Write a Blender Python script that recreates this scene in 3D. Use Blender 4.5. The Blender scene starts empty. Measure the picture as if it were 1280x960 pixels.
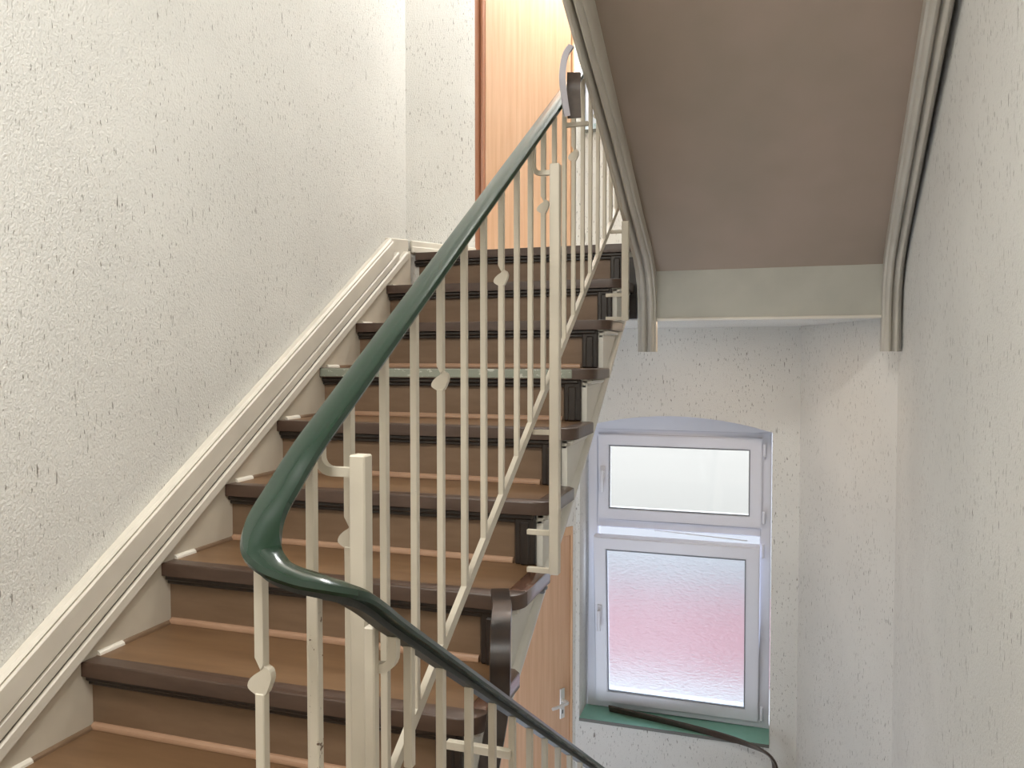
import bpy, bmesh, math, random
from mathutils import Vector, Matrix
random.seed(7)
SC = bpy.context.scene
COL = SC.collection

# ------------------------------------------------------------------ camera, sky, light, exposure
ZO = 1.281                      # eye height above the half landing (all coordinates below are relative to the eye)
PI = math.pi
cam_d = bpy.data.cameras.new('camera')
cam = bpy.data.objects.new('camera', cam_d)
COL.objects.link(cam)
cam_d.sensor_width = 36.0
cam_d.lens = 990.0 / 1280.0 * 36.0
cam_d.clip_start = 0.02
cam.location = (0, 0, ZO)
cam.rotation_euler = (PI / 2 - math.radians(1.95), 0, math.radians(17.94))
SC.camera = cam

world = bpy.data.worlds.new('overcast_sky')
SC.world = world
world.use_nodes = True
wn = world.node_tree
bg = wn.nodes['Background']
bg.inputs['Color'].default_value = (0.76, 0.85, 1.0, 1)
bg.inputs['Strength'].default_value = 3.6

def area(name, loc, rot, sx, sy, power, col, portal=False):
    l = bpy.data.lights.new(name, 'AREA')
    l.shape = 'RECTANGLE'
    l.size, l.size_y, l.energy, l.color = sx, sy, power, col
    o = bpy.data.objects.new(name, l)
    o.location = (loc[0], loc[1], loc[2] + ZO)
    o.rotation_euler = rot
    COL.objects.link(o)
    if portal:
        l.cycles.is_portal = True
    return o

# added fill lights, unseen: one over the half landing, one over the upper landing
area('half_landing_fill', (-0.70, 0.05, 1.95), (0, 0, 0), 0.8, 0.8, 58, (1.0, 0.985, 0.945))
area('upper_landing_fill', (-0.25, 3.0, 3.85), (0, 0, 0), 0.7, 0.7, 28, (1.0, 0.97, 0.92))
pl = bpy.data.lights.new('upper_wall_fill', 'POINT')      # added unseen point light by the upper window, brightens left wall and door
pl.energy, pl.color, pl.shadow_soft_size = 66, (1.0, 1.0, 0.985), 0.14
po = bpy.data.objects.new('upper_wall_fill', pl)
po.location = (-0.78, 4.18, 2.5 + ZO)
COL.objects.link(po)
area('lower_landing_fill', (-0.35, 3.62, 0.156), (0, 0, 0), 0.5, 0.16, 3.0, (1.0, 0.74, 0.50))  # added warm fill under the landing slab, no visible fixture
area('daylight_lower', (-0.48, 4.66, -1.25), (-PI / 2, 0, 0), 0.95, 1.6, 1, (1, 1, 1), True)
area('daylight_upper', (-0.48, 4.66, 2.1), (-PI / 2, 0, 0), 0.95, 1.6, 1, (1, 1, 1), True)

vs = SC.view_settings
vs.view_transform = 'Standard'
vs.look = 'None'
vs.gamma = 1.0
vs.use_curve_mapping = False
vs.exposure = 0.22

# ------------------------------------------------------------------ materials
def mat(name, col, rough=0.5, metal=0.0, spec=0.5, coat=0.0):
    m = bpy.data.materials.new(name)
    m.use_nodes = True
    b = m.node_tree.nodes['Principled BSDF']
    b.inputs['Base Color'].default_value = (*col, 1)
    b.inputs['Roughness'].default_value = rough
    b.inputs['Metallic'].default_value = metal
    b.inputs['Specular IOR Level'].default_value = spec
    b.inputs['Coat Weight'].default_value = coat
    return m

def coords(m, scale=(1, 1, 1)):
    n = m.node_tree
    tc = n.nodes.new('ShaderNodeTexCoord')
    mp = n.nodes.new('ShaderNodeMapping')
    mp.inputs['Scale'].default_value = scale
    n.links.new(tc.outputs['Object'], mp.inputs['Vector'])
    return mp.outputs['Vector']

def noise(m, vec, scale, detail=3.0, rough=0.55):
    n = m.node_tree.nodes.new('ShaderNodeTexNoise')
    n.inputs['Scale'].default_value = scale
    n.inputs['Detail'].default_value = detail
    n.inputs['Roughness'].default_value = rough
    m.node_tree.links.new(vec, n.inputs['Vector'])
    return n.outputs['Fac']

def ramp(m, fac, stops):
    r = m.node_tree.nodes.new('ShaderNodeValToRGB')
    e = r.color_ramp.elements
    e[0].position, e[0].color = stops[0][0], (*stops[0][1], 1)
    e[1].position, e[1].color = stops[-1][0], (*stops[-1][1], 1)
    for p, c in stops[1:-1]:
        x = e.new(p)
        x.color = (*c, 1)
    m.node_tree.links.new(fac, r.inputs['Fac'])
    return r.outputs['Color']

def mixc(m, fac, a, b):
    x = m.node_tree.nodes.new('ShaderNodeMix')
    x.data_type = 'RGBA'
    L = m.node_tree.links
    for s, v in ((x.inputs['Factor'], fac), (x.inputs['A'], a), (x.inputs['B'], b)):
        if isinstance(v, (int, float)):
            s.default_value = v
        elif isinstance(v, tuple):
            s.default_value = (*v, 1)
        else:
            L.new(v, s)
    return x.outputs['Result']

def setc(m, sock):
    m.node_tree.links.new(sock, m.node_tree.nodes['Principled BSDF'].inputs['Base Color'])

def bump(m, fac, strength, dist):
    b = m.node_tree.nodes.new('ShaderNodeBump')
    b.inputs['Strength'].default_value = strength
    b.inputs['Distance'].default_value = dist
    m.node_tree.links.new(fac, b.inputs['Height'])
    m.node_tree.links.new(b.outputs['Normal'], m.node_tree.nodes['Principled BSDF'].inputs['Normal'])

W3 = ((0, 0, 0), (1, 1, 1))
def wmask(m, fac, lo, hi):
    return ramp(m, fac, [(lo, W3[0]), (hi, W3[1])])

def plaster(name, col, fleck=1.0):
    m = mat(name, col, 0.9, spec=0.2)
    v1 = coords(m)
    big = noise(m, v1, 1.6, 4)
    base = ramp(m, big, [(0.3, tuple(c * 0.93 for c in col)), (0.7, tuple(min(1, c * 1.05) for c in col))])
    vf = coords(m, (1, 1, 0.22))
    fine = wmask(m, noise(m, vf, 165, 2.5, 0.6), 0.625, 0.68)
    long = wmask(m, noise(m, coords(m, (1, 1, 0.16)), 88, 2.0, 0.5), 0.715, 0.75)
    fl = m.node_tree.nodes.new('ShaderNodeMath')
    fl.operation = 'MAXIMUM'
    m.node_tree.links.new(fine, fl.inputs[0])
    m.node_tree.links.new(long, fl.inputs[1])
    fl = fl.outputs[0]
    where = wmask(m, noise(m, v1, 5, 2), 0.28, 0.55)
    mm = m.node_tree.nodes.new('ShaderNodeMath')
    mm.operation = 'MULTIPLY'
    m.node_tree.links.new(fl, mm.inputs[0])
    m.node_tree.links.new(where, mm.inputs[1])
    m2 = m.node_tree.nodes.new('ShaderNodeMath')
    m2.operation = 'MULTIPLY'
    m2.inputs[1].default_value = 0.80 * fleck
    m.node_tree.links.new(mm.outputs[0], m2.inputs[0])
    c2 = mixc(m, m2.outputs[0], base, (0.16, 0.14, 0.11))
    setc(m, c2)
    bump(m, noise(m, coords(m, (1, 1, 0.7)), 215, 3.0, 0.55), 0.62, 0.0056)
    return m

def chipped(name, col, chip, rough, lo=0.70, scale=38, spec=0.5, coat=0.0, sc=(1, 1, 1)):
    m = mat(name, col, rough, spec=spec, coat=coat)
    v = coords(m, sc)
    k = wmask(m, noise(m, v, scale, 4, 0.65), lo, lo + 0.03)
    var = ramp(m, noise(m, v, 5, 3), [(0.3, tuple(c * 0.9 for c in col)), (0.7, tuple(min(1, c * 1.06) for c in col))])
    setc(m, mixc(m, k, var, chip))
    bump(m, noise(m, v, 30, 3), 0.12, 0.003)
    return m

def woody(name, c1, c2, rough, sc, scale=6, bmp=0.06, coat=0.0, spec=0.5):
    m = mat(name, c1, rough, coat=coat, spec=spec)
    v = coords(m, sc)
    setc(m, ramp(m, noise(m, v, scale, 5, 0.6), [(0.32, c1), (0.68, c2)]))
    bump(m, noise(m, v, scale * 3, 3), bmp, 0.002)
    return m

M = {}
M['plaster'] = plaster('cream_roughcast_plaster', (0.75, 0.74, 0.70))
M['plaster_smooth'] = mat('smooth_white_plaster', (0.80, 0.79, 0.76), 0.8, spec=0.2)
M['trim'] = chipped('cream_trim_paint', (0.70, 0.65, 0.56), (0.20, 0.15, 0.10), 0.45, 0.72, 45)
M['string'] = chipped('cream_string_paint', (0.62, 0.56, 0.46), (0.25, 0.19, 0.13), 0.45, 0.74, 30)
M['string_out'] = chipped('grey_white_string_paint', (0.66, 0.64, 0.58), (0.33, 0.29, 0.24), 0.45, 0.69, 26, sc=(1, 0.4, 1))
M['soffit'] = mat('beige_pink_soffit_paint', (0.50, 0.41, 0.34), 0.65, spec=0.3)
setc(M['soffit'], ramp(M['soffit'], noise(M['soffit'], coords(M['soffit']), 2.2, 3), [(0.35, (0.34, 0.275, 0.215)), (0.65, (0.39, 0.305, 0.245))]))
M['beam'] = chipped('stone_grey_paint', (0.43, 0.415, 0.355), (0.33, 0.30, 0.25), 0.5, 0.76, 20)
M['upstring'] = chipped('warm_grey_paint', (0.52, 0.485, 0.42), (0.36, 0.31, 0.25), 0.45, 0.74, 40)
M['lino'] = woody('brown_linoleum', (0.138, 0.073, 0.033), (0.190, 0.108, 0.053), 0.42, (0.5, 3, 3), 5)
M['riser'] = woody('brown_riser_paint', (0.160, 0.100, 0.058), (0.198, 0.127, 0.078), 0.4, (1, 4, 5), 5)
M['nosing'] = woody('dark_nosing_rubber', (0.058, 0.033, 0.022), (0.082, 0.049, 0.034), 0.36, (1, 4, 4), 7)
M['nosing_worn'] = woody('glossy_worn_brown_nosing', (0.075, 0.030, 0.017), (0.125, 0.060, 0.036), 0.22, (6, 2, 4), 9, 0.15, coat=0.3)
M['dark'] = woody('near_black_brown_paint', (0.016, 0.011, 0.009), (0.030, 0.021, 0.016), 0.33, (4, 4, 1), 8)
M['quarter'] = woody('orange_brown_beading', (0.33, 0.19, 0.115), (0.42, 0.26, 0.165), 0.4, (0.6, 4, 4), 6)
M['metal_worn'] = chipped('worn_grey_green_metal', (0.27, 0.29, 0.235), (0.50, 0.50, 0.44), 0.38, 0.56, 40, sc=(0.6, 1, 1))
M['rail_paint'] = chipped('cream_metal_paint', (0.60, 0.545, 0.445), (0.16, 0.11, 0.07), 0.42, 0.745, 60)
M['rail_chipped'] = chipped('chipped_cream_metal_paint', (0.60, 0.545, 0.445), (0.13, 0.08, 0.05), 0.42, 0.63, 75)
M['green'] = mat('bottle_green_handrail', (0.011, 0.029, 0.017), 0.2, spec=0.5)
bump(M['green'], noise(M['green'], coords(M['green']), 60, 2), 0.04, 0.001)
M['rail_steel'] = mat('dark_steel_core', (0.025, 0.027, 0.022), 0.45)
M['veneer'] = woody('beech_door_veneer', (0.62, 0.36, 0.21), (0.72, 0.455, 0.285), 0.33, (22, 22, 0.9), 2.2, 0.03, spec=0.6, coat=0.35)
M['frame_wood'] = woody('light_beech_frame', (0.62, 0.37, 0.20), (0.72, 0.46, 0.27), 0.4, (14, 14, 1.2), 3, 0.03)
M['terracotta'] = mat('terracotta_brown_frame', (0.40, 0.175, 0.095), 0.35)
M['pvc'] = mat('haze_tinted_white_plastic', (0.80, 0.81, 0.885), 0.28)  # white plastic; the lavender light haze is tinted into its base colour
M['gasket'] = mat('grey_window_gasket', (0.22, 0.23, 0.25), 0.6)
M['sill'] = woody('sea_green_sill', (0.21, 0.46, 0.37), (0.25, 0.50, 0.41), 0.33, (3, 3, 3), 5, 0.02)
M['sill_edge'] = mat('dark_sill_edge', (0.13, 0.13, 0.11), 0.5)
M['alu'] = mat('satin_aluminium', (0.72, 0.70, 0.66), 0.32, 0.3)
M['black'] = mat('black_plastic', (0.01, 0.01, 0.01), 0.5)
M['loose'] = woody('dark_brown_plastic_profile', (0.048, 0.033, 0.025), (0.075, 0.054, 0.042), 0.34, (5, 5, 5), 9)
M['loose_gloss'] = woody('black_brown_glossy_profile', (0.012, 0.008, 0.007), (0.036, 0.021, 0.014), 0.3, (5, 5, 2.5), 6, coat=0.2)
M['loose_edge'] = mat('lilac_grey_profile_edge', (0.42, 0.40, 0.43), 0.3)
M['floor'] = woody('brown_landing_linoleum', (0.138, 0.073, 0.033), (0.190, 0.108, 0.053), 0.42, (2, 2, 2), 4)
M['pink'] = mat('pale_red_roof_felt', (0.25, 0.125, 0.13), 0.8)
M['render'] = mat('pale_render', (0.42, 0.41, 0.40), 0.8)
M['yard'] = mat('pale_concrete', (0.33, 0.32, 0.32), 0.9)

# clear pane: transparent with a weak mirror; textured pane: rough refraction through a bumpy surface
def clear_glass(name):
    m = bpy.data.materials.new(name)
    m.use_nodes = True
    n = m.node_tree
    n.nodes.remove(n.nodes['Principled BSDF'])
    t = n.nodes.new('ShaderNodeBsdfTransparent')
    t.inputs['Color'].default_value = (1.0, 0.98, 0.91, 1)
    g = n.nodes.new('ShaderNodeBsdfGlossy')
    g.inputs['Roughness'].default_value = 0.05
    f = n.nodes.new('ShaderNodeFresnel')
    f.inputs['IOR'].default_value = 1.45
    x = n.nodes.new('ShaderNodeMixShader')
    n.links.new(f.outputs[0], x.inputs[0])
    n.links.new(t.outputs[0], x.inputs[1])
    n.links.new(g.outputs[0], x.inputs[2])
    n.links.new(x.outputs[0], n.nodes['Material Output'].inputs['Surface'])
    return m
M['clear'] = clear_glass('clear_window_glass')
fg = bpy.data.materials.new('hammered_window_glass')
fg.use_nodes = True
n_ = fg.node_tree
n_.nodes.remove(n_.nodes['Principled BSDF'])
rf = n_.nodes.new('ShaderNodeBsdfRefraction')
rf.inputs['IOR'].default_value = 1.18
rf.inputs['Roughness'].default_value = 0.36
rf.inputs['Color'].default_value = (0.95, 0.97, 0.97, 1)
gl = n_.nodes.new('ShaderNodeBsdfGlossy')
gl.inputs['Roughness'].default_value = 0.15
fr = n_.nodes.new('ShaderNodeFresnel')
fr.inputs['IOR'].default_value = 1.45
mx = n_.nodes.new('ShaderNodeMixShader')
tcn = n_.nodes.new('ShaderNodeTexCoord')
mpn = n_.nodes.new('ShaderNodeMapping')
mpn.inputs['Scale'].default_value = (1, 1, 2.2)
n_.links.new(tcn.outputs['Object'], mpn.inputs['Vector'])
vo = n_.nodes.new('ShaderNodeTexNoise')
vo.inputs['Scale'].default_value = 38
vo.inputs['Detail'].default_value = 2
n_.links.new(mpn.outputs['Vector'], vo.inputs['Vector'])
bp = n_.nodes.new('ShaderNodeBump')
bp.inputs['Strength'].default_value = 0.9
bp.inputs['Distance'].default_value = 0.006
n_.links.new(vo.outputs['Fac'], bp.inputs['Height'])
for s in (rf, gl, fr):
    n_.links.new(bp.outputs['Normal'], s.inputs['Normal'])
n_.links.new(fr.outputs[0], mx.inputs[0])
n_.links.new(rf.outputs[0], mx.inputs[1])
n_.links.new(gl.outputs[0], mx.inputs[2])
n_.links.new(mx.outputs[0], n_.nodes['Material Output'].inputs['Surface'])
M['frosted'] = fg

# ------------------------------------------------------------------ object helpers (coordinates relative to the eye)
BASE = {}
def tag(o, label=None, cat=None, group=None, kind=None):
    if label: o['label'] = label
    if cat: o['category'] = cat
    if group: o['group'] = group
    if kind: o['kind'] = kind
    return o

def thing(name, base, label, cat, group=None, kind=None):
    o = bpy.data.objects.new(name, None)
    o.empty_display_size = 0.05
    o.location = (base[0], base[1], base[2] + ZO)
    COL.objects.link(o)
    BASE[o.name] = Vector(base)
    return tag(o, label, cat, group, kind)

def obj(name, bm, m, parent=None, smooth=False, label=None):
    if parent is not None:
        b = BASE[parent.name]
        bmesh.ops.translate(bm, vec=-b, verts=bm.verts)
    bmesh.ops.recalc_face_normals(bm, faces=bm.faces)
    me = bpy.data.meshes.new(name)
    bm.to_mesh(me)
    bm.free()
    me.materials.append(M[m])
    o = bpy.data.objects.new(name, me)
    COL.objects.link(o)
    if parent is not None:
        o.parent = parent
        BASE[o.name] = b
    else:
        o.location = (0, 0, ZO)
        BASE[o.name] = Vector((0, 0, 0))
    if smooth:
        for p in me.polygons:
            p.use_smooth = True
        try:
            me.set_sharp_from_angle(angle=math.radians(40))
        except Exception:
            pass
    if label:
        o['label'] = label
    return o

def struct(name, bm, m, label, cat, smooth=False):
    o = obj(name, bm, m, None, smooth)
    return tag(o, label, cat, kind='structure')

def box(lo, hi, bev=0.0, seg=1, bm=None):
    b = bm or bmesh.new()
    r = bmesh.ops.create_cube(b, size=1.0)
    vsn = r['verts']
    for v in vsn:
        v.co = Vector([(lo[i] + hi[i]) / 2 + v.co[i] * (hi[i] - lo[i]) for i in range(3)])
    if bev:
        es = list({e for v in vsn for e in v.link_edges})
        bmesh.ops.bevel(b, geom=es, offset=bev, segments=seg, affect='EDGES', profile=0.5)
    return b

def prism(poly, axis, a, c, bev=0.0):
    """poly in the two other axes (in order), extruded along axis from a to c."""
    b = bmesh.new()
    def P(p, t):
        q = list(p)
        q.insert(axis, t)
        return Vector(q)
    lo = [b.verts.new(P(p, a)) for p in poly]
    hi = [b.verts.new(P(p, c)) for p in poly]
    b.faces.new(lo)
    b.faces.new(hi)
    k = len(poly)
    for i in range(k):
        b.faces.new((lo[i], lo[(i + 1) % k], hi[(i + 1) % k], hi[i]))
    if bev:
        bmesh.ops.bevel(b, geom=list(b.edges), offset=bev, segments=1, affect='EDGES')
    return b

def sweep(path, prof, up=Vector((0, 0, 1)), closed_caps=True, side=None):
    """prof: list of (side, normal) offsets; side = T x up."""
    b = bmesh.new()
    path = [Vector(p) for p in path]
    rings = []
    for i, p in enumerate(path):
        t = (path[min(i + 1, len(path) - 1)] - path[max(i - 1, 0)]).normalized()
        if side is not None:
            s = Vector(side)
        else:
            s = t.cross(up)
            s.normalize()
        nn = s.cross(t)
        nn.normalize()
        rings.append([b.verts.new(p + s * a + nn * c) for a, c in prof])
    k = len(prof)
    for r0, r1 in zip(rings, rings[1:]):
        for i in range(k):
            b.faces.new((r0[i], r0[(i + 1) % k], r1[(i + 1) % k], r1[i]))
    if closed_caps:
        b.faces.new(rings[0])
        b.faces.new(list(reversed(rings[-1])))
    return b

def smooth_path(pts, n=8):
    pts = [Vector(p) for p in pts]
    out = []
    for i in range(len(pts) - 1):
        p0 = pts[max(i - 1, 0)]
        p1, p2 = pts[i], pts[i + 1]
        p3 = pts[min(i + 2, len(pts) - 1)]
        for k in range(n):
            t = k / n
            out.append(0.5 * ((2 * p1) + (p2 - p0) * t + (2 * p0 - 5 * p1 + 4 * p2 - p3) * t * t + (3 * p1 - p0 - 3 * p2 + p3) * t ** 3))
    out.append(pts[-1])
    return out

def join_into(dst, src, mtx=None):
    me = bpy.data.meshes.new('tmp')
    src.to_mesh(me)
    src.free()
    if mtx is not None:
        me.transform(mtx)
    dst.from_mesh(me)
    bpy.data.meshes.remove(me)
    return dst

def xf(bm, mtx):
    bmesh.ops.transform(bm, matrix=mtx, verts=bm.verts)
    return bm

# ------------------------------------------------------------------ stair geometry numbers
RISE, GO = 0.1773, 0.2749
Yk = lambda k: 1.2272 + GO * k
Zk = lambda k: -0.9264 + RISE * k
nose = lambda y: -0.9264 + (y - 1.2272) * RISE / GO
XW = -1.63            # left wall
XS = -1.60            # face of the wall string
XE = -0.555           # open edge of the treads
L1, L0, HL = Zk(8), Zk(8) - 20 * RISE, Zk(-2)
C0 = Vector((XW, 3.416, 0))
C1 = Vector((-1.04, 4.405, 0))
YB = 4.405
CH0 = Vector((0.162, YB, 0))
CH1 = Vector((0.497, 3.515, 0))
TOP = 3.95
BACK = -1.25
XR_back = 0.40
TH = 0.36

# ------------------------------------------------------------------ walls
def frame_of(p0, p1):
    d = (p1 - p0).normalized()
    nrm = Vector((d.y, -d.x, 0))                   # points into the stairwell when walking left to right
    return d, nrm

def wall(name, p0, p1, holes, label, th=TH, z0=None, z1=None, m='plaster', over=0.0):
    """holes: list of (u0, u1, v0, v1, crown) crown = extra height of a segmental arch."""
    z0 = L0 - 0.3 if z0 is None else z0
    z1 = TOP if z1 is None else z1
    d, nrm = frame_of(p0, p1)
    L = (p1 - p0).length
    us = {-over, L + over}
    for h in holes:
        us |= {h[0], h[1]}
        if h[4]:
            us |= {h[0] + (h[1] - h[0]) * i / 12 for i in range(13)}
    us = sorted(us)
    def topof(h, u):
        t = (u - h[0]) / (h[1] - h[0])
        return h[3] + h[4] * (1 - (2 * t - 1) ** 2)
    b = bmesh.new()
    def P(u, v, w):
        return p0 + d * u - nrm * w + Vector((0, 0, v))
    def quad(a, c, e, f):
        b.faces.new([b.verts.new(q) for q in (a, c, e, f)])
    for ua, ub in zip(us, us[1:]):
        mid = (ua + ub) / 2
        hs = sorted([h for h in holes if h[0] < mid < h[1]], key=lambda h: h[2])
        la, lb = z0, z0
        spans = []
        for h in hs:
            spans.append((la, lb, h[2], h[2]))
            la, lb = topof(h, ua), topof(h, ub)
            for w0, w1 in ((0, th),):
                quad(P(ua, h[2], 0), P(ub, h[2], 0), P(ub, h[2], th), P(ua, h[2], th))
                quad(P(ua, la, 0), P(ub, lb, 0), P(ub, lb, th), P(ua, la, th))
        spans.append((la, lb, z1, z1))
        for a0, b0, a1, b1 in spans:
            quad(P(ua, a0, 0), P(ub, b0, 0), P(ub, b1, 0), P(ua, a1, 0))
            quad(P(ua, a0, th), P(ub, b0, th), P(ub, b1, th), P(ua, a1, th))
    for h in holes:
        for u in (h[0], h[1]):
            quad(P(u, h[2], 0), P(u, h[3], 0), P(u, h[3], th), P(u, h[2], th))
    for u in (us[0], us[-1]):
        quad(P(u, z0, 0), P(u, z1, 0), P(u, z1, th), P(u, z0, th))
    for v in (z0, z1):
        quad(P(us[0], v, 0), P(us[-1], v, 0), P(us[-1], v, th), P(us[0], v, th))
    bmesh.ops.remove_doubles(b, verts=b.verts, dist=1e-5)
    return struct(name, b, m, label, 'wall')

wall('wall_left', Vector((XW, BACK, 0)), C0, [], 'long cream roughcast wall rising beside the brown stairs')
dW, nW = frame_of(C0, C1)
LDW = (C1 - C0).length
DU0, DU1, DH = 0.415, 1.125, 2.09          # door opening along the slanted wall
wall('wall_door_side', C0, C1, [(DU0, DU1, L0, L0 + DH, 0), (DU0, DU1, L1, L1 + DH, 0)],
     'slanted cream wall that holds both beech doors', th=0.22)
WX0, WX1 = -1.018, 0.026                   # window opening
SILL0 = -2.078
SILL1 = 1.27
wall('wall_window_side', C1, CH0, [(WX0 - C1.x, WX1 - C1.x, SILL0, -0.40, 0.075), (WX0 - C1.x, WX1 - C1.x, SILL1, 3.0, 0.075)],
     'short cream end wall pierced by the arched windows')
wall('wall_corner', CH0, CH1, [], 'slanted cream corner wall right of the lower window')
wall('wall_right', CH1, Vector((XR_back, BACK, 0)), [], 'plain cream roughcast wall right of the slanted corner wall')
wall('wall_back', Vector((XR_back, BACK, 0)), Vector((XW, BACK, 0)), [], 'cream wall behind the half landing')

# ------------------------------------------------------------------ floors and ceilings
def floor_poly(pts, z0, z1):
    return prism(pts, 2, z0, z1)
struct('floor', floor_poly([(XW, BACK), (XR_back, BACK), (0.43, Yk(-1) + 0.03), (XW, Yk(-1) + 0.03)], HL - 0.3, HL), 'floor', 'brown floor of the half landing at the foot of the stairs', 'floor')
struct('floor', floor_poly([(XW, 3.30), (0.49, 3.30), (0.497, 3.515), (0.162, YB), (-1.04, YB), (XW, 3.416)], L0 - 0.3, L0), 'floor', 'brown floor of the lowest landing under the window', 'floor')
struct('floor', floor_poly([(XW + 0.001, 3.4605), (0.497, 3.4605), (0.496, 3.515), (0.161, YB - .001), (-1.04, YB - .001), (XW + .001, 3.465)], 0.160, L1 - 0.002), 'plaster', 'landing slab at the head of the brown stairs', 'floor')
struct('ceiling', floor_poly([(XW - .2, BACK - .2), (XR_back + .4, BACK - .2), (0.8, YB + .3), (XW - .2, YB + .3)], TOP, TOP + 0.15), 'plaster_smooth', 'white ceiling high over the stairwell', 'ceiling')
struct('ceiling', floor_poly([(XW, BACK), (XR_back, BACK), (0.43, 0.93), (XW, 0.93)], HL + 20 * RISE - 0.28, HL + 20 * RISE), 'plaster_smooth', 'underside of the next half landing over the foot of the stairs', 'ceiling')

# beam at the foot of the upper flight, pale bead below it, brown end piece between the flights
bm = box((-0.462, 3.425, 0.160), (0.436, 3.458, 0.44), 0.003)
struct('trim_1', bm, 'beam', 'stone grey board across the landing edge under the soffit', 'trim')
struct('trim_2', sweep([(-0.462, 3.424, 0.160), (0.436, 3.424, 0.160)], [(0.007 * math.cos(a * PI / 4), 0.007 * math.sin(a * PI / 4)) for a in range(8)]), 'trim', 'thin white bead along the bottom of the grey board', 'trim')
struct('trim_3', box((-0.60, 3.432, 0.165), (-0.545, 3.458, L1 - 0.06), 0.002), 'dark', 'dark brown end board between the two flights', 'trim')

# skirting on the slanted wall at the upper landing
def along(u, w, v):
    return C0 + dW * u + nW * w + Vector((0, 0, v))
def slant_box(u0, u1, w0, w1, v0, v1, bev=0.0):
    b = box((u0, -w1, v0), (u1, -w0, v1), bev)
    mt = Matrix(((dW.x, -nW.x, 0, C0.x), (dW.y, -nW.y, 0, C0.y), (0, 0, 1, 0), (0, 0, 0, 1)))
    return xf(b, mt)
struct('baseboard_door_side', join_into(slant_box(0.02, DU0 - 0.004, -0.002, 0.016, L1 - 0.001, L1 + 0.058, 0.004), slant_box(0.02, DU0 - 0.004, -0.002, 0.021, L1 - 0.001, L1 + 0.03, 0.004)), 'trim', 'low cream skirting left of the upper door', 'skirting')

# ------------------------------------------------------------------ stair flights
def nosing_poly(k, x0=XS, edge=XE):
    y = Yk(k)
    pts = [(x0, y), (edge - 0.055, y)]
    for i in range(1, 6):
        a = i / 6 * PI / 2
        pts.append((edge - 0.055 + 0.055 * math.sin(a), y + 0.055 - 0.055 * math.cos(a)))
    pts += [(edge, y + 0.058), (edge - 0.048, y + 0.058), (edge - 0.048, y + 0.046), (x0, y + 0.046)]
    return pts
def return_poly(k, edge=XE, tail=0.292):
    y = Yk(k)
    return [(edge, y + 0.059), (edge, y + tail - 0.02), (edge - 0.018, y + tail), (edge - 0.048, y + tail), (edge - 0.048, y + 0.059)]

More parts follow.
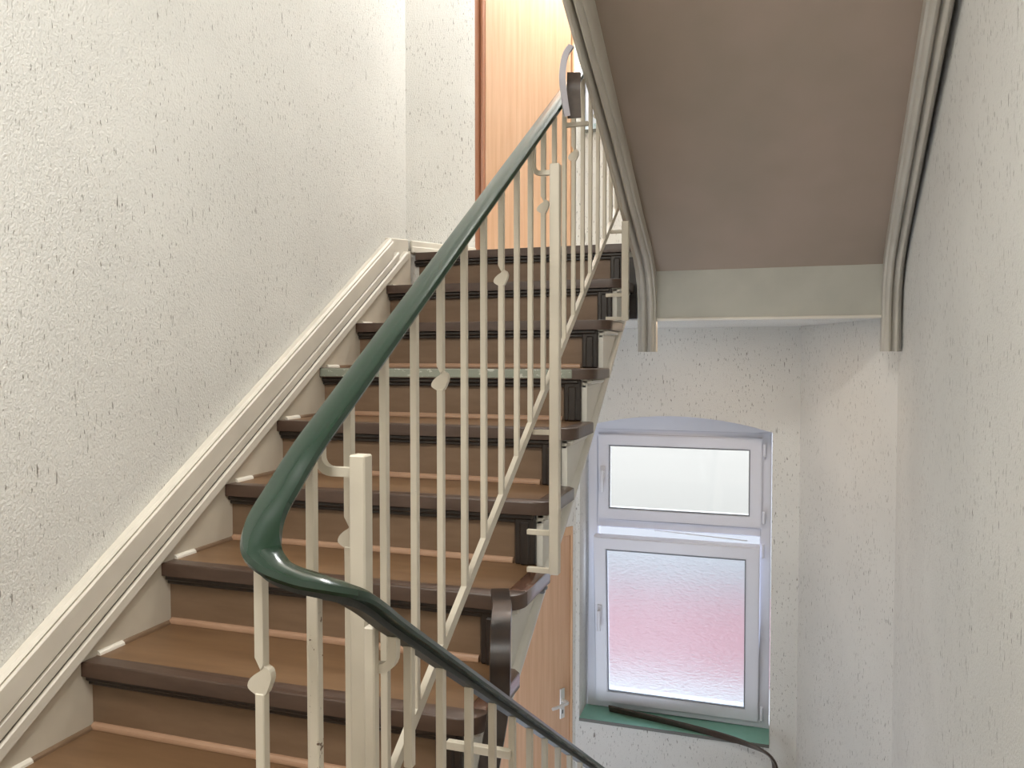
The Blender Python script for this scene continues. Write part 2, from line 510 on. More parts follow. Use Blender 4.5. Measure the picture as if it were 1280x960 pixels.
def build_step(par, k, last, first, worn, x0=XS, R=None):
    """one step: nosing, tread, riser with beading, dark end post; R = optional transform for the reversed flight"""
    def put(name, b, m, pr, sm=False, label=None):
        if R is not None:
            xf(b, R)
        return obj(name, b, m, pr, sm, label)
    y, z = Yk(k), Zk(k)
    tail = 0.292 if not last else 0.03
    if not last:
        t = put('tread', box((x0, y + 0.046, z - 0.034), (XE - 0.048, y + GO + 0.032, z - 0.001)), 'lino', par)
    if last:
        poly = [(x0 + 0.012, y), (XE - 0.0, y), (XE, y + 0.034), (x0 + 0.012, y + 0.034)]
    else:
        poly = nosing_poly(k, x0, XE)
    nb = prism(poly, 2, z - 0.036, z)
    es = [e for e in nb.edges if abs(e.verts[0].co.z - e.verts[1].co.z) < 1e-6 and abs(e.verts[0].co.z - z) < 1e-6]
    bmesh.ops.bevel(nb, geom=es, offset=0.004, segments=2, affect='EDGES', profile=0.5)
    nz = put('nosing', nb, 'nosing', par, True, label=None)
    if not last:
        rb = prism(return_poly(k), 2, z - 0.036, z)
        es = [e for e in rb.edges if abs(e.verts[0].co.z - e.verts[1].co.z) < 1e-6 and abs(e.verts[0].co.z - z) < 1e-6]
        bmesh.ops.bevel(rb, geom=es, offset=0.004, segments=2, affect='EDGES', profile=0.5)
        put('nosing_return', rb, 'nosing_worn' if k in (1, 2) and R is None else 'nosing', par, True, 'scuffed glossy brown return' if k in (1, 2) and R is None else None)
    if worn:
        mb = box((x0 + 0.002, y - 0.0025, z - 0.033), (XE - 0.075, y + 0.006, z - 0.002), 0.002)
        put('edge_strip', mb, 'metal_worn', nz, label='worn grey-green metal strip')
    # dark moulding under the nosing
    put('scotia', join_into(box((x0, y + 0.010, z - 0.052), (XE - 0.055, y + 0.034, z - 0.036), 0.004), box((x0, y + 0.020, z - 0.064), (XE - 0.055, y + 0.034, z - 0.051), 0.003)), 'dark', par)
    rz0 = z - RISE + 0.0
    r = put('riser', box((x0 + (0.016 if last else 0.0), y + 0.034, rz0), (XE - 0.105, y + 0.052, z - 0.034)), 'riser', par)
    put('beading', prism([(y + 0.034, rz0), (y + 0.034, rz0 + 0.015), (y + 0.028, rz0 + 0.0145), (y + 0.0235, rz0 + 0.010), (y + 0.022, rz0 + 0.005), (y + 0.022, rz0)], 0, x0 + 0.004, XE - 0.115), 'quarter', r)
    post = join_into(box((XE - 0.108, y + 0.016, rz0), (XE - 0.048, y + 0.05, z - 0.036), 0.004), box((XE - 0.092, y + 0.010, rz0), (XE - 0.064, y + 0.02, z - 0.06), 0.004))
    put('end_post', post, 'dark', par)
    put('bracket_block', join_into(box((XE - 0.05, y + 0.03, z - 0.052), (XE - 0.012, y + tail - 0.045, z - 0.036), 0.005), box((XE - 0.05, y + 0.03, z - 0.068), (XE - 0.028, y + tail - 0.075, z - 0.052), 0.005)) if not last else box((XE - 0.05, y + 0.03, z - 0.06), (XE - 0.02, y + 0.05, z - 0.036), 0.004), 'string_out', par)
    if not last and R is None:
        # fillet along the wall string: white front end, brown behind
        c = [(0.0, 0.0), (0.011, 0.0), (0.0095, 0.0055), (0.0055, 0.0095), (0.0, 0.011)]
        f1 = prism([(x0 + a, z - 0.001 + e) for a, e in c], 1, y + 0.05, y + 0.13)
        # prism along y: polygon is (x, z)
        put('fillet', f1, 'trim', par, label='white fillet against the wall string')
        f2 = prism([(x0 + a * 0.9, z - 0.001 + e * 0.9) for a, e in c], 1, y + 0.13, y + GO + 0.03)
        put('fillet', f2, 'riser', par)

flight = thing('stair_flight', (-1.1, Yk(-1), HL), 'brown wooden stairs with dark nosings rising along the left wall to the upper door', 'stairs', 'stair flights')
for k in range(-1, 9):
    build_step(flight, k, k == 8, k == -1, k == 5)

# wall string: board, three mouldings on top
def band(off0, off1, x0, x1, y0, y1, bev):
    p = [(y0, nose(y0) + off0), (y1, nose(y1) + off0), (y1, nose(y1) + off1), (y0, nose(y0) + off1)]
    return prism(p, 0, x0, x1, bev)
Y0s, Y1s = 0.75, 3.205
obj('wall_string', prism([(0.90, HL), (Y0s, HL), (Y0s, nose(Y0s) + 0.05), (3.40, nose(3.40) + 0.02), (3.40, 0.20), (3.2, 0.03)], 0, XW + 0.001, XS), 'string', flight)
ws = obj('string_moulding', band(0.094, 0.168, XW + 0.001, XS + 0.012, Y0s, Y1s, 0.004), 'trim', flight)
obj('joint_shade', band(0.0462, 0.0498, XW + 0.001, XS + 0.006, Y0s, Y1s - 0.01, 0), 'sill_edge', flight, label='dark strip painting shade into the moulding joint')  # both dark strips paint in the shade of the gaps between mouldings
obj('joint_shade', band(0.0902, 0.0938, XW + 0.001, XS + 0.006, Y0s, Y1s - 0.01, 0), 'sill_edge', flight, label='dark strip painting shade into the moulding joint')
obj('string_moulding', band(0.164, 0.182, XW + 0.001, XS + 0.006, Y0s, Y1s, 0.008), 'trim', flight)
obj('string_moulding', band(0.050, 0.090, XW + 0.001, XS + 0.011, Y0s, Y1s + 0.06, 0.005), 'trim', flight)
obj('string_moulding', band(0.004, 0.046, XW + 0.001, XS + 0.012, Y0s, Y1s + 0.15, 0.006), 'trim', flight)
obj('string_moulding', prism([(Y1s - 0.012, nose(Y1s) + 0.02), (3.40, L1 + 0.004), (3.40, L1 + 0.058), (Y1s - 0.012, nose(Y1s) + 0.180)], 0, XW + 0.001, XS - 0.010, 0.004), 'trim', flight)

# outer string under the tread ends, with a lower moulding
under = [(1.15, -1.24), (1.628, -0.920), (1.853, -0.780), (2.083, -0.640), (2.45, -0.428), (2.744, -0.243), (3.16, 0.035), (3.405, 0.18)]
def under_z(y):
    for (ya, za), (yb, zb) in zip(under, under[1:]):
        if ya <= y <= yb:
            return za + (zb - za) * (y - ya) / (yb - ya)
    return under[-1][1]
sb = bmesh.new()
for k in range(-1, 8):
    ya, yb = max(Yk(k) + 0.03, 1.15), min(Yk(k + 1) + 0.03, 3.42)
    cuts = [ya] + [u[0] for u in under if ya + 0.01 < u[0] < yb - 0.01] + [yb]
    for c0, c1 in zip(cuts, cuts[1:]):
        join_into(sb, prism([(c0, under_z(c0)), (c1, under_z(c1)), (c1, Zk(k) - 0.02), (c0, Zk(k) - 0.02)], 0, XE - 0.052, XE - 0.03))
obj('outer_string', sb, 'string_out', flight)
obj('string_moulding', sweep([(XE - 0.03, y, z + 0.02) for y, z in under], [(0.013 * math.cos(a * PI / 4), 0.026 * math.sin(a * PI / 4)) for a in range(8)], side=(1, 0, 0)), 'string_out', flight, True)
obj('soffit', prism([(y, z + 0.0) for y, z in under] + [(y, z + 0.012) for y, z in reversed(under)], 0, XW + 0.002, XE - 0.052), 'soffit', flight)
# screws on the third visible nosing's bracket
for i, (yy, zz) in enumerate(((1.995, -0.618), (2.02, -0.615), (2.045, -0.606))):
    obj('screw', xf(bmesh.ops.create_cone(bmesh.new(), cap_ends=True, segments=8, radius1=0.006, radius2=0.006, depth=0.02) and box((-0.006, -0.006, -0.006), (0.012, 0.006, 0.006), 0.003), Matrix.Translation((XE - 0.012, yy, zz))), 'gasket', flight)

# ------------------------------------------------------------------ upper flight (seen from below)
upper = thing('stair_flight', (0.0, 3.42, L1), 'upper stair flight seen from below with beige soffit and grey moulded strings', 'stairs', 'stair flights')
UX = lambda y: 0.030 * (y - 3.42)          # the flight swings very slightly
R = Matrix.Translation((-1.098, Yk(-1) + Yk(8), 10 * RISE)) @ Matrix.Rotation(PI, 4, 'Z')
for k in range(-1, 8):
    build_step(upper, k, False, False, False, x0=-1.52, R=R)
upath = [(3.398, 0.022), (3.398, 0.10), (3.396, 0.17), (3.386, 0.24), (3.36, 0.305), (3.318, 0.36), (3.26, 0.408), (3.15, 0.478), (2.9, 0.628), (2.5, 0.868), (2.0, 1.168), (1.5, 1.468), (1.0, 1.768)]
def mould_profile(w):
    """width w across x, beads on the outer (downward) face: (side, normal) with normal pointing down/front"""
    pts = [(0, -0.05), (0, 0.0), (0.008, 0.004)]
    def bead(c, r, h, n=6):
        return [(c - r * math.cos(PI * i / n), h * math.sin(PI * i / n) + 0.004) for i in range(n + 1)]
    pts += bead(0.30 * w, 0.19 * w, 0.020)
    pts += [(0.52 * w, 0.0)]
    pts += bead(0.74 * w, 0.17 * w, 0.026)
    pts += [(w - 0.004, 0.004), (w, 0.0), (w, -0.05)]
    return pts
upath_left = upath[:7] + [(3.15, 0.458), (2.93, 0.572), (2.60, 0.748), (2.12, 0.972), (1.5, 1.34), (1.0, 1.66)]
def upper_string(xa, w, name, lab, upath=upath, fa=1.0, fb=1.0):
    """fa, fb: how far the outer and inner edge follow the slight swing of the flight"""
    pr = mould_profile(w)
    b = bmesh.new()
    rings = []
    pts = [Vector((0, y, z)) for y, z in upath]
    for i, p in enumerate(pts):
        t = (pts[min(i + 1, len(pts) - 1)] - pts[max(i - 1, 0)]).normalized()
        dn = Vector((0, -t.z, t.y))           # down and towards the camera
        if dn.y > 0: dn = -dn
        ux = UX(p.y)
        rings.append([b.verts.new(Vector((xa + fa * ux + s * (w + (fb - fa) * ux) / w, p.y, p.z)) + dn * h) for s, h in pr])
    k = len(pr)
    for r0, r1 in zip(rings, rings[1:]):
        for i in range(k):
            b.faces.new((r0[i], r0[(i + 1) % k], r1[(i + 1) % k], r1[i]))
    b.faces.new(rings[0]); b.faces.new(list(reversed(rings[-1])))
    return obj(name, b, 'upstring', upper, True, lab)
upper_string(-0.533, 0.077, 'moulded_string', 'moulded string beside the railing', upath_left, 0.30, 0.80)
upper_string(0.421, 0.068, 'moulded_string', 'moulded string against the right wall')
# strings' flat cheeks and the soffit board between
sof = [(3.424, 0.366), (0.95, 0.366 + 0.605 * 2.474)]
b = bmesh.new()
vsn = []
for y, z in sof:
    vsn.append([b.verts.new((x + UX(y), y, z + dz)) for x, dz in ((-0.462, 0), (0.428, 0), (0.428, 0.02), (-0.462, 0.02))])
for i in range(4):
    b.faces.new((vsn[0][i], vsn[0][(i + 1) % 4], vsn[1][(i + 1) % 4], vsn[1][i]))
b.faces.new(vsn[0]); b.faces.new(list(reversed(vsn[1])))
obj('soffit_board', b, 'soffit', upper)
def cheek(x0, x1, upath=upath, fa=1.0):
    b = bmesh.new()
    low = [(y, z + 0.01) for y, z in upath]
    hi = [(y + 0.03, z + 0.36) for y, z in upath[6:]]
    poly = low + list(reversed(hi)) + [(3.43, 0.50)]
    vs0 = [b.verts.new((x0 + fa * UX(y), y, z)) for y, z in poly]
    vs1 = [b.verts.new((x1 + UX(y), y, z)) for y, z in poly]
    b.faces.new(vs0); b.faces.new(vs1)
    k = len(poly)
    for i in range(k):
        b.faces.new((vs0[i], vs0[(i + 1) % k], vs1[(i + 1) % k], vs1[i]))
    return b
obj('string_cheek', cheek(-0.529, -0.460, upath_left, 0.30), 'upstring', upper)
obj('string_cheek', cheek(0.427, 0.485), 'upstring', upper)

# ------------------------------------------------------------------ lower flight (below the frame, carries the lower railing)
lower = thing('stair_flight', (0.0, 0.95, L0), 'lowest stair flight dropping away below the green handrail to the lower landing', 'stairs', 'stair flights')
for k in range(1, 10):
    zt = HL - RISE * k
    y0 = 0.98 + GO * (k - 1)
    obj('tread', box((-0.42, y0 - 0.02, zt - 0.035), (0.40, y0 + GO + 0.03, zt), 0.004), 'lino', lower)
    obj('riser', box((-0.42, y0, zt), (0.40, y0 + 0.018, zt + RISE - 0.035)), 'riser', lower)
obj('outer_string', prism([(0.98, HL - 0.40), (0.98, HL), (3.45, HL - 9 * RISE), (3.45, L0), (3.3, L0)], 0, -0.445, -0.42), 'string_out', lower)

# ------------------------------------------------------------------ railing
XM, XL = -0.57, -0.455
rail_z = lambda y: 0.304 + (y - 1.546) * 0.648       # main handrail centre line
bot_z = lambda y: -0.61 + (y - 1.225) * 0.637        # inclined bottom bar
low_z = lambda y: -0.286 - (y - 0.824) * 0.6485      # lower handrail centre line
railing = thing('stair_railing', (XM, 1.0, HL), 'cream metal stair railing under a bottle green handrail', 'railing')

hp = [(XM, 3.46, rail_z(3.46)), (XM, 2.4, rail_z(2.4)), (XM, 1.6, rail_z(1.6)), (XM, 1.2, rail_z(1.2)), (XM, 1.0, rail_z(1.0)), (XM, 0.90, rail_z(0.90)),
      (XM + 0.001, 0.84, -0.160), (XM + 0.006, 0.795, -0.192), (XM + 0.022, 0.765, -0.217), (XM + 0.045, 0.755, -0.233), (XM + 0.070, 0.760, -0.245),
      (XL - 0.020, 0.775, -0.255), (XL - 0.004, 0.80, -0.269), (XL, 0.84, -0.294), (XL, 0.90, low_z(0.90)), (XL, 1.1, low_z(1.1)), (XL, 1.6, low_z(1.6)), (XL, 2.3, low_z(2.3)), (XL, 3.2, low_z(3.2))]
hpath = smooth_path(hp, 7)
dome = [(0.0215, -0.006), (0.0230, -0.002), (0.0205, 0.0045), (0.013, 0.0080), (0.0, 0.0092), (-0.013, 0.0080), (-0.0205, 0.0045), (-0.0230, -0.002), (-0.0215, -0.006), (-0.012, -0.007), (0.012, -0.007)]
core = [(0.009, -0.015), (0.009, -0.0065), (-0.009, -0.0065), (-0.009, -0.015)]
hr = obj('handrail', sweep(hpath, dome), 'green', railing, True)
obj('rail_core', sweep(hpath, core), 'rail_steel', railing)
main_rail_at = lambda y: rail_z(y) - 0.014
obj('bottom_rail', sweep([(XM, 0.80, bot_z(0.80)), (XM, 3.44, bot_z(3.44))], [(0.006, -0.011), (0.006, 0.011), (-0.006, 0.011), (-0.006, -0.011)]), 'rail_paint', railing)

def boss(x, y, z):
    """twisted leaf on a bar: a flat lens with a hooked point, thicker than the bar"""
    out = [(-0.006, -0.018), (-0.0165, -0.011), (-0.0150, -0.002), (-0.007, 0.006), (0.0005, 0.011), (0.003, 0.018), (0.006, 0.024),
           (0.0068, 0.017), (0.0135, 0.013), (0.016, 0.004), (0.0125, -0.007), (0.006, -0.018)]
    sm = [(p.x, p.z) for p in smooth_path([(a, 0, c) for a, c in out + out[:1]], 3)[:-1]]
    b = prism([(x + a, z + c) for a, c in sm], 1, y - 0.005, y + 0.005)
    return b
BW = 0.0062
def bar(x, y, z0, z1, name='baluster', w=BW, lens=None, m='rail_paint'):
    if lens is None:
        b = box((x - w, y - w, z0), (x + w, y + w, z1), 0.0012)
        return obj(name, b, m, railing)
    b = box((x - w, y - w, z0), (x + w, y + w, lens - 0.016), 0.0012)
    b2 = prism([(x - w, z1), (x + w, z1), (x + w, lens + 0.018), (x + 0.002, lens + 0.012), (x - w, lens + 0.027)], 1, y - w, y + w, 0.0006)
    join_into(b, b2)
    o = obj(name, b, 'rail_paint', railing)
    # leaf stays a sub-part of its bar
    obj('leaf_boss', boss(x, y, lens), 'rail_paint', o, True)
    return o
ys = [1.004, 1.113, 1.225, 1.338, 1.456, 1.568, 1.684, 1.798, 1.911, 2.03, 2.142, 2.255, 2.369, 2.493, 2.607, 2.728, 2.848, 2.965, 3.08, 3.195, 3.31, 3.42]
for i, y in enumerate(ys):
    bar(XM, y, bot_z(y), main_rail_at(y), lens=(bot_z(y) + 0.495 if i % 3 == 0 else None))
bar(XM, 0.905, bot_z(0.905), rail_z(0.905) - 0.02)
bar(XM, 0.794, bot_z(0.800), -0.204, lens=-0.383)          # under the turn
bar(-0.505, 0.808, HL + 0.002, -0.262, m='rail_chipped')
# bars of the lower railing
ylow = [1.065 + 0.1143 * j for j in range(-1, 19)]
for j, y in enumerate(ylow):
    if y < 1.0:
        bar(XL, 0.957, -0.552, low_z(0.957) - 0.013)
        continue
    z0 = low_z(y) - 0.86
    bar(XL, y, z0, low_z(y) - 0.014, lens=(low_z(y) - 0.15 if j % 4 == 3 and y > 1.6 else (low_z(y) - 0.36 if j % 4 == 3 and y < 1.3 and False else None)))
obj('bottom_rail', sweep([(XL, 0.86, low_z(0.86) - 0.80), (XL, 3.2, low_z(3.2) - 0.80)], [(0.006, -0.011), (0.006, 0.011), (-0.006, 0.011), (-0.006, -0.011)]), 'rail_paint', railing)

def tube_path(pts, w):
    return sweep(pts, [(w, -w), (w, w), (-w, w), (-w, -w)])
PX = -0.512
def post(x, y, z0, z1, w=0.0125):
    return obj('post', box((x - w, y - w, z0), (x + w, y + w, z1), 0.002), 'rail_paint', railing)
post(PX + 0.003, 0.926, HL + 0.002, -0.128, 0.0115)
post(PX, 1.935, -0.552, 0.482)
post(PX, 2.955, 0.136, 0.505)
post(-0.482, 0.902, HL + 0.002, -0.345, 0.0075)
def hook(px, y, ztop, zb, xr, name='hook'):
    dx = 1 if xr > px else -1
    r = 0.02
    pts = [(px, y, zb), (xr - dx * r, y, zb)]
    for a in range(1, 6):
        t = a / 6 * PI / 2
        pts.append((xr - dx * r + dx * r * math.sin(t), y, zb + r - r * math.cos(t)))
    pts += [(xr, y, zb + r), (xr, y, ztop)]
    b = sweep(pts, [(0.006, -0.006), (0.006, 0.006), (-0.006, 0.006), (-0.006, -0.006)], up=Vector((0, 1, 0)))
    return obj(name, b, 'rail_paint', railing)
hook(PX, 0.926, rail_z(0.926) - 0.02, -0.152, XM)
hook(PX, 1.935, rail_z(1.935) - 0.02, 0.462, XM)
hook(-0.482, 0.912, low_z(0.905) - 0.02, -0.402, XL)
obj('bracket', box((XM, 1.929, bot_z(1.935) - 0.04), (PX, 1.941, bot_z(1.935) - 0.027), 0.001), 'rail_paint', railing)
for zz, yy in ((-0.448, 1.935), (-0.545, 1.935), (0.232, 2.955), (0.1445, 2.955)):
    obj('bracket', box((XE - 0.03, yy - 0.0065, zz - 0.0065), (PX, yy + 0.0065, zz + 0.0065), 0.001), 'rail_paint', railing)
obj('bracket', box((XM, 2.949, bot_z(2.955) - 0.03), (PX, 2.961, bot_z(2.955) - 0.018), 0.001), 'rail_paint', railing)
obj('bracket', box((XE - 0.03, 1.393, -0.758), (XL, 1.407, -0.742), 0.001), 'rail_paint', railing)
obj('bracket', box((XM, 2.25, 0.665), (-0.50, 2.262, 0.677), 0.001), 'rail_paint', railing)

# ------------------------------------------------------------------ loose handrail covers left lying about
flat = [(0.021, -0.006), (0.0225, 0.001), (0.017, 0.0065), (0.0, 0.009), (-0.017, 0.0065), (-0.0225, 0.001), (-0.021, -0.006)]
def strip_sweep(pts, prof, sides):
    b = bmesh.new()
    rings = []
    P = smooth_path(pts, 6)
    S = smooth_path(sides, 6)
    for i, p in enumerate(P):
        t = (P[min(i + 1, len(P) - 1)] - P[max(i - 1, 0)]).normalized()
        s = (S[i] - t * S[i].dot(t)).normalized()
        nn = s.cross(t).normalized()
        rings.append([b.verts.new(p + s * a + nn * c) for a, c in prof])
    k = len(prof)
    for r0, r1 in zip(rings, rings[1:]):
        for i in range(k):
            b.faces.new((r0[i], r0[(i + 1) % k], r1[(i + 1) % k], r1[i]))
    b.faces.new(rings[0]); b.faces.new(list(reversed(rings[-1])))
    return b
# hanging over the front corner of a tread
o = obj('loose_handrail_cover', strip_sweep(
    [(-0.606, 1.78, -0.560), (-0.590, 1.735, -0.559), (-0.566, 1.675, -0.562), (-0.545, 1.605, -0.580), (-0.529, 1.553, -0.622), (-0.526, 1.543, -0.675), (-0.526, 1.532, -0.732), (-0.529, 1.508, -0.790), (-0.533, 1.489, -0.838)],
    flat, [(0.945, 0.325, 0)] * 9), 'loose_gloss', None, True)
tag(o, 'black-brown glossy handrail cover bent down over the front corner of a tread', 'handrail cover', 'loose handrail covers')
# on the window sill
o = obj('loose_handrail_cover', strip_sweep(
    [(-0.865, 4.515, -2.050), (-0.70, 4.486, -2.051), (-0.52, 4.452, -2.052), (-0.33, 4.405, -2.052), (-0.20, 4.366, -2.052), (-0.10, 4.334, -2.056), (-0.01, 4.31, -2.072), (0.035, 4.302, -2.098), (0.055, 4.30, -2.14), (0.056, 4.30, -2.22), (0.05, 4.30, -2.40)],
    flat, [(0, -0.45, 0.9)] * 5 + [(0, -0.6, 0.8), (0.2, -0.8, 0.5), (0.3, -0.9, 0.3)] + [(0.5, -0.8, 0)] * 3), 'loose', None, True)
tag(o, 'dark brown handrail cover lying on the green window sill', 'handrail cover', 'loose handrail covers')
# at the top of the handrail
lt = thing('loose_handrail_cover', (-0.55, 2.19, 0.66), 'brown and lilac-grey handrail cover hung over the top of the green handrail', 'handrail cover', 'loose handrail covers')
obj('cover_face', strip_sweep([(-0.5205, 2.165, 0.785), (-0.5185, 2.152, 0.746), (-0.5185, 2.154, 0.707), (-0.5175, 2.158, 0.660)],
    [(0.019, -0.004), (0.019, 0.004), (-0.019, 0.004), (-0.019, -0.004)], [(1, 0.25, 0)] * 4), 'loose', lt, False)
obj('cover_edge', strip_sweep([(-0.522, 2.137, 0.849), (-0.533, 2.113, 0.815), (-0.5365, 2.099, 0.758), (-0.535, 2.111, 0.711), (-0.530, 2.128, 0.658)],
    [(0.008, -0.004), (0.009, 0.003), (-0.009, 0.003), (-0.008, -0.004)], [(1, 0.4, 0)] * 5), 'loose_edge', lt, True, 'lilac-grey outer edge')

# ------------------------------------------------------------------ doors
def door(n, z0, label, lever=True):
    base = along((DU0 + DU1) / 2, 0, z0)
    d = thing('door_%d' % n, base, label, 'door', kind='structure')
    obj('frame_jamb', slant_box(DU0, DU0 + 0.066, -0.06, -0.012, z0, z0 + DH, 0.004), 'terracotta', d, label='terracotta brown hinge jamb')
    obj('frame_jamb', slant_box(DU0 + 0.040, DU0 + 0.066, -0.012, 0.006, z0, z0 + DH - 0.004, 0.006), 'terracotta', d)
    obj('frame_jamb', slant_box(DU1 - 0.014, DU1, -0.06, 0.004, z0, z0 + DH, 0.003), 'frame_wood', d)
    obj('frame_head', slant_box(DU0 + 0.066, DU1 - 0.014, -0.06, 0.004, z0 + DH - 0.05, z0 + DH, 0.003), 'frame_wood', d)
    leaf = obj('leaf', slant_box(DU0 + 0.074, DU1 - 0.017, -0.05, -0.006, z0 + 0.006, z0 + DH - 0.053, 0.002), 'veneer', d)
    if not lever:
        return
    hu, hz = 1.044, z0 + 1.105
    h = obj('handle_plate', slant_box(hu - 0.018, hu + 0.018, -0.006, 0.002, hz - 0.105, hz + 0.065, 0.002), 'alu', leaf, label='satin metal plate')
    mt = Matrix(((dW.x, -nW.x, 0, C0.x), (dW.y, -nW.y, 0, C0.y), (0, 0, 1, 0), (0, 0, 0, 1)))
    def local(u, w, v):
        return C0 + dW * u + nW * w + Vector((0, 0, v))
    pts = [local(hu, 0.0, hz), local(hu, 0.038, hz), local(hu - 0.006, 0.048, hz), local(hu - 0.02, 0.052, hz), local(hu - 0.07, 0.053, hz), local(hu - 0.125, 0.050, hz)]
    obj('lever', sweep(pts, [(0.009 * math.cos(a * PI / 4), 0.009 * math.sin(a * PI / 4)) for a in range(8)]), 'alu', d, True)
    obj('keyhole', slant_box(hu - 0.004, hu + 0.004, 0.001, 0.0035, hz - 0.078, hz - 0.055, 0.001), 'black', d)
door(1, L0, 'lower beech veneer door with metal lever handle, left of the window')
door(2, L1, 'upper beech veneer door with terracotta frame at the top of the stairs', False)

# ------------------------------------------------------------------ windows
YF = 4.575
def ring(x0, x1, z0, z1, w, y0, y1, bev=0.006, wb=None):
    """rectangular frame of profile width w in one mesh"""
    wb = w if wb is None else wb
    b = bmesh.new()
    o4 = [(x0, z0), (x1, z0), (x1, z1), (x0, z1)]
    i4 = [(x0 + w, z0 + wb), (x1 - w, z0 + wb), (x1 - w, z1 - w), (x0 + w, z1 - w)]
    V = {}
    for yy in (y0, y1):
        for nm, q in (('o', o4), ('i', i4)):
            V[nm, yy] = [b.verts.new((p[0], yy, p[1])) for p in q]
    for i in range(4):
        j = (i + 1) % 4
        b.faces.new((V['o', y0][i], V['o', y0][j], V['i', y0][j], V['i', y0][i]))
        b.faces.new((V['o', y1][i], V['o', y1][j], V['i', y1][j], V['i', y1][i]))
        b.faces.new((V['o', y0][i], V['o', y0][j], V['o', y1][j], V['o', y1][i]))
        b.faces.new((V['i', y0][i], V['i', y0][j], V['i', y1][j], V['i', y1][i]))
    if bev:
        es = [e for e in b.edges if abs(e.verts[0].co.y - y0) < 1e-6 and abs(e.verts[1].co.y - y0) < 1e-6 and
              not (e.verts[0] in V['o', y0] and e.verts[1] in V['i', y0]) and not (e.verts[1] in V['o', y0] and e.verts[0] in V['i', y0])]
        bmesh.ops.bevel(b, geom=es, offset=bev, segments=2, affect='EDGES')
    return b

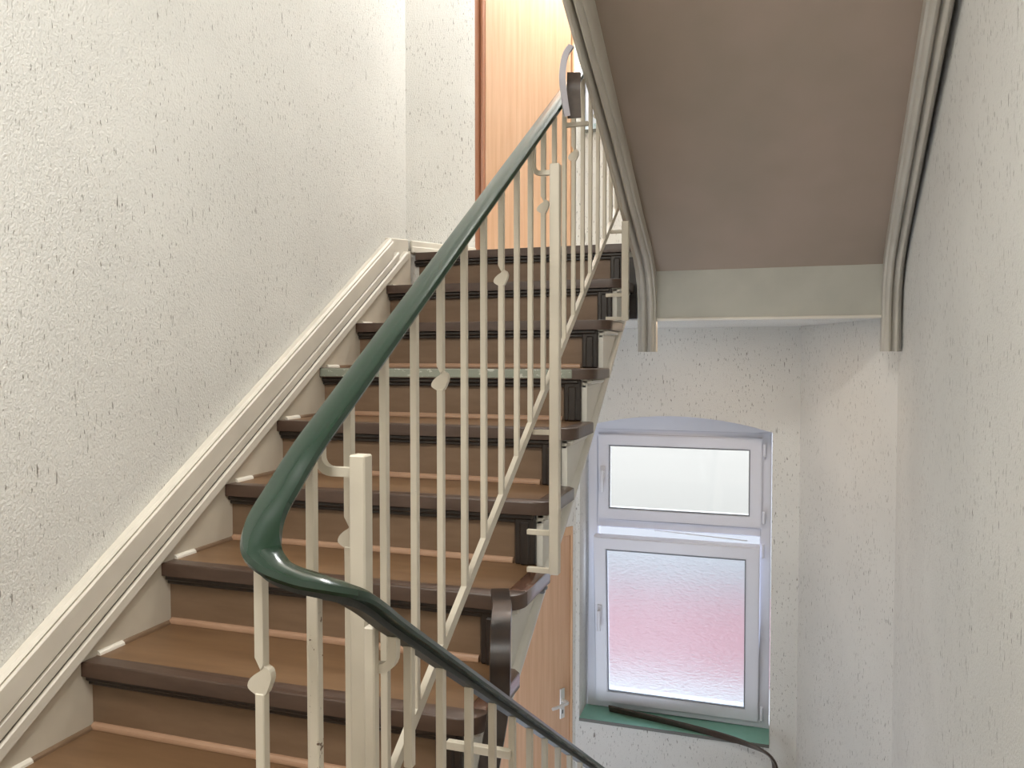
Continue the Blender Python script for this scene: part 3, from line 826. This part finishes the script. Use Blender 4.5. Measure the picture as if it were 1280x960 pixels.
def window(n, sill, label, tilt, YF=YF):
    dz = sill - SILL0
    w = thing('window_%d' % n, (-0.496, YF, sill), label, 'window', kind='structure')
    X0, X1 = WX0 + 0.012, WX1 - 0.004
    zt = -0.415 + dz
    fo = ring(X0, X1, sill + 0.004, zt, 0.058, YF, YF + 0.07)
    obj('outer_frame', fo, 'pvc', w)
    obj('transom', box((X0 + 0.05, YF, -0.998 + dz), (X1 - 0.05, YF + 0.07, -0.935 + dz), 0.006), 'pvc', w)
    # plaster filler under the arch
    pts = [(X0, zt - 0.002)]
    for i in range(13):
        t = i / 12
        x = WX0 + 0.002 + (WX1 - WX0 - 0.004) * t
        pts.append((x, -0.403 + 0.075 * (1 - (2 * t - 1) ** 2) + dz))
    pts.append((X1, zt - 0.002))
    obj('arch_filler', prism([(p[0], p[1]) for p in pts], 1, YF - 0.02, YF + 0.06), 'pvc', w)
    # upper light
    up = obj('upper_sash', ring(-0.945, -0.026, -0.948 + dz, -0.448 + dz, 0.068, YF - 0.022, YF + 0.04), 'pvc', w)
    obj('gasket', ring(-0.880, -0.091, -0.883 + dz, -0.513 + dz, 0.006, YF - 0.019, YF - 0.01, 0), 'gasket', up)
    obj('pane', box((-0.879, YF - 0.012, -0.882 + dz), (-0.092, YF - 0.006, -0.514 + dz)), 'clear', w, label='clear pane of the upper light')
    def handle(par, x, y, z, T=None):
        b = box((x - 0.014, y - 0.012, z - 0.035), (x + 0.014, y, z + 0.035), 0.005, 2)
        join_into(b, box((x - 0.010, y - 0.045, z - 0.115), (x + 0.010, y - 0.028, z + 0.012), 0.006, 2))
        join_into(b, box((x - 0.009, y - 0.035, z - 0.009), (x + 0.009, y - 0.008, z + 0.009), 0.003))
        if T is not None: xf(b, T)
        return obj('handle', b, 'pvc', par, True)
    handle(up, -0.914, YF - 0.022, -0.67 + dz)
    for zz in (-0.515, -0.885):
        obj('hinge', xf(bmesh.new() and box((-0.008, -0.010, -0.035), (0.008, 0.010, 0.035), 0.005, 2), Matrix.Translation((-0.016, YF - 0.02, zz + dz))), 'pvc', w)
    # lower sash, tilted in at the top when tilt > 0
    z0, z1 = -2.035 + dz, -1.030 + dz
    T = Matrix.Translation((0, YF - 0.022, z0)) @ Matrix.Rotation(tilt, 4, 'X') @ Matrix.Translation((0, -(YF - 0.022), -z0))
    lo = obj('lower_sash', xf(ring(-0.952, -0.034, z0, z1, 0.074, YF - 0.024, YF + 0.042), T), 'pvc', w)
    obj('gasket', xf(ring(-0.880, -0.106, z0 + 0.072, z1 - 0.072, 0.006, YF - 0.021, YF - 0.012, 0), T), 'gasket', lo)
    pb = box((-0.878, YF - 0.012, z0 + 0.073), (-0.108, YF - 0.006, z1 - 0.073))
    obj('pane', xf(pb, T), 'frosted' if tilt > 0 else 'clear', w, label='hammered frosted pane of the lower sash' if tilt > 0 else None)
    handle(lo, -0.920, YF - 0.024, -1.47 + dz, T)
    for zz in (-1.07, -1.98):
        obj('hinge', xf(box((-0.008, -0.010, -0.04), (0.008, 0.010, 0.04), 0.005, 2), Matrix.Translation((-0.018, YF - 0.026, zz + dz))), 'pvc', w)
    if tilt > 0:
        obj('stay_arm', sweep([(-0.62, YF + 0.03, -1.006 + dz), (-0.10, YF - 0.055, -1.012 + dz)], [(0.004, -0.002), (0.004, 0.002), (-0.004, 0.002), (-0.004, -0.002)]), 'alu', w)
    s = obj('sill_board', box((WX0 + 0.002, YB - 0.012, sill - 0.003), (WX1 - 0.002, YF + 0.01, sill + 0.004), 0.001), 'sill', w, label='sea green sill board')
    obj('sill_edge', box((WX0 + 0.002, YB - 0.016, sill - 0.014), (WX1 - 0.002, YB - 0.0125, sill + 0.003)), 'sill_edge', w)
    return w
window(1, SILL0, 'white arched window with tilted frosted lower sash over a green sill', math.radians(5.2))
window(2, SILL1, 'upper landing window half hidden behind the upper flight', 0.0, 4.455)

# ------------------------------------------------------------------ outside
ob = thing('outside_building', (-1.0, 9.0, -6.0), 'low neighbouring building with pale red roof, blurred behind the frosted pane', 'building')
obj('wall', box((-9, 7.7, -6.0), (8, 9.6, -3.05)), 'render', ob)
obj('roof', prism([(7.55, -3.05), (9.75, -3.05), (9.75, -2.85), (7.55, -3.02)], 0, -9.2, 8.2), 'pink', ob)
o = obj('outside_house', box((-12, 11.5, -6.0), (11, 16, -0.9), 0.05), 'render')
tag(o, 'white house wall beyond the red roof, blurred behind the frosted pane', 'building')
o = obj('outside_yard', box((-25, 5.0, -6.2), (25, 40, -6.0)), 'yard')
tag(o, 'pale concrete yard outside the window', 'yard', kind='structure')
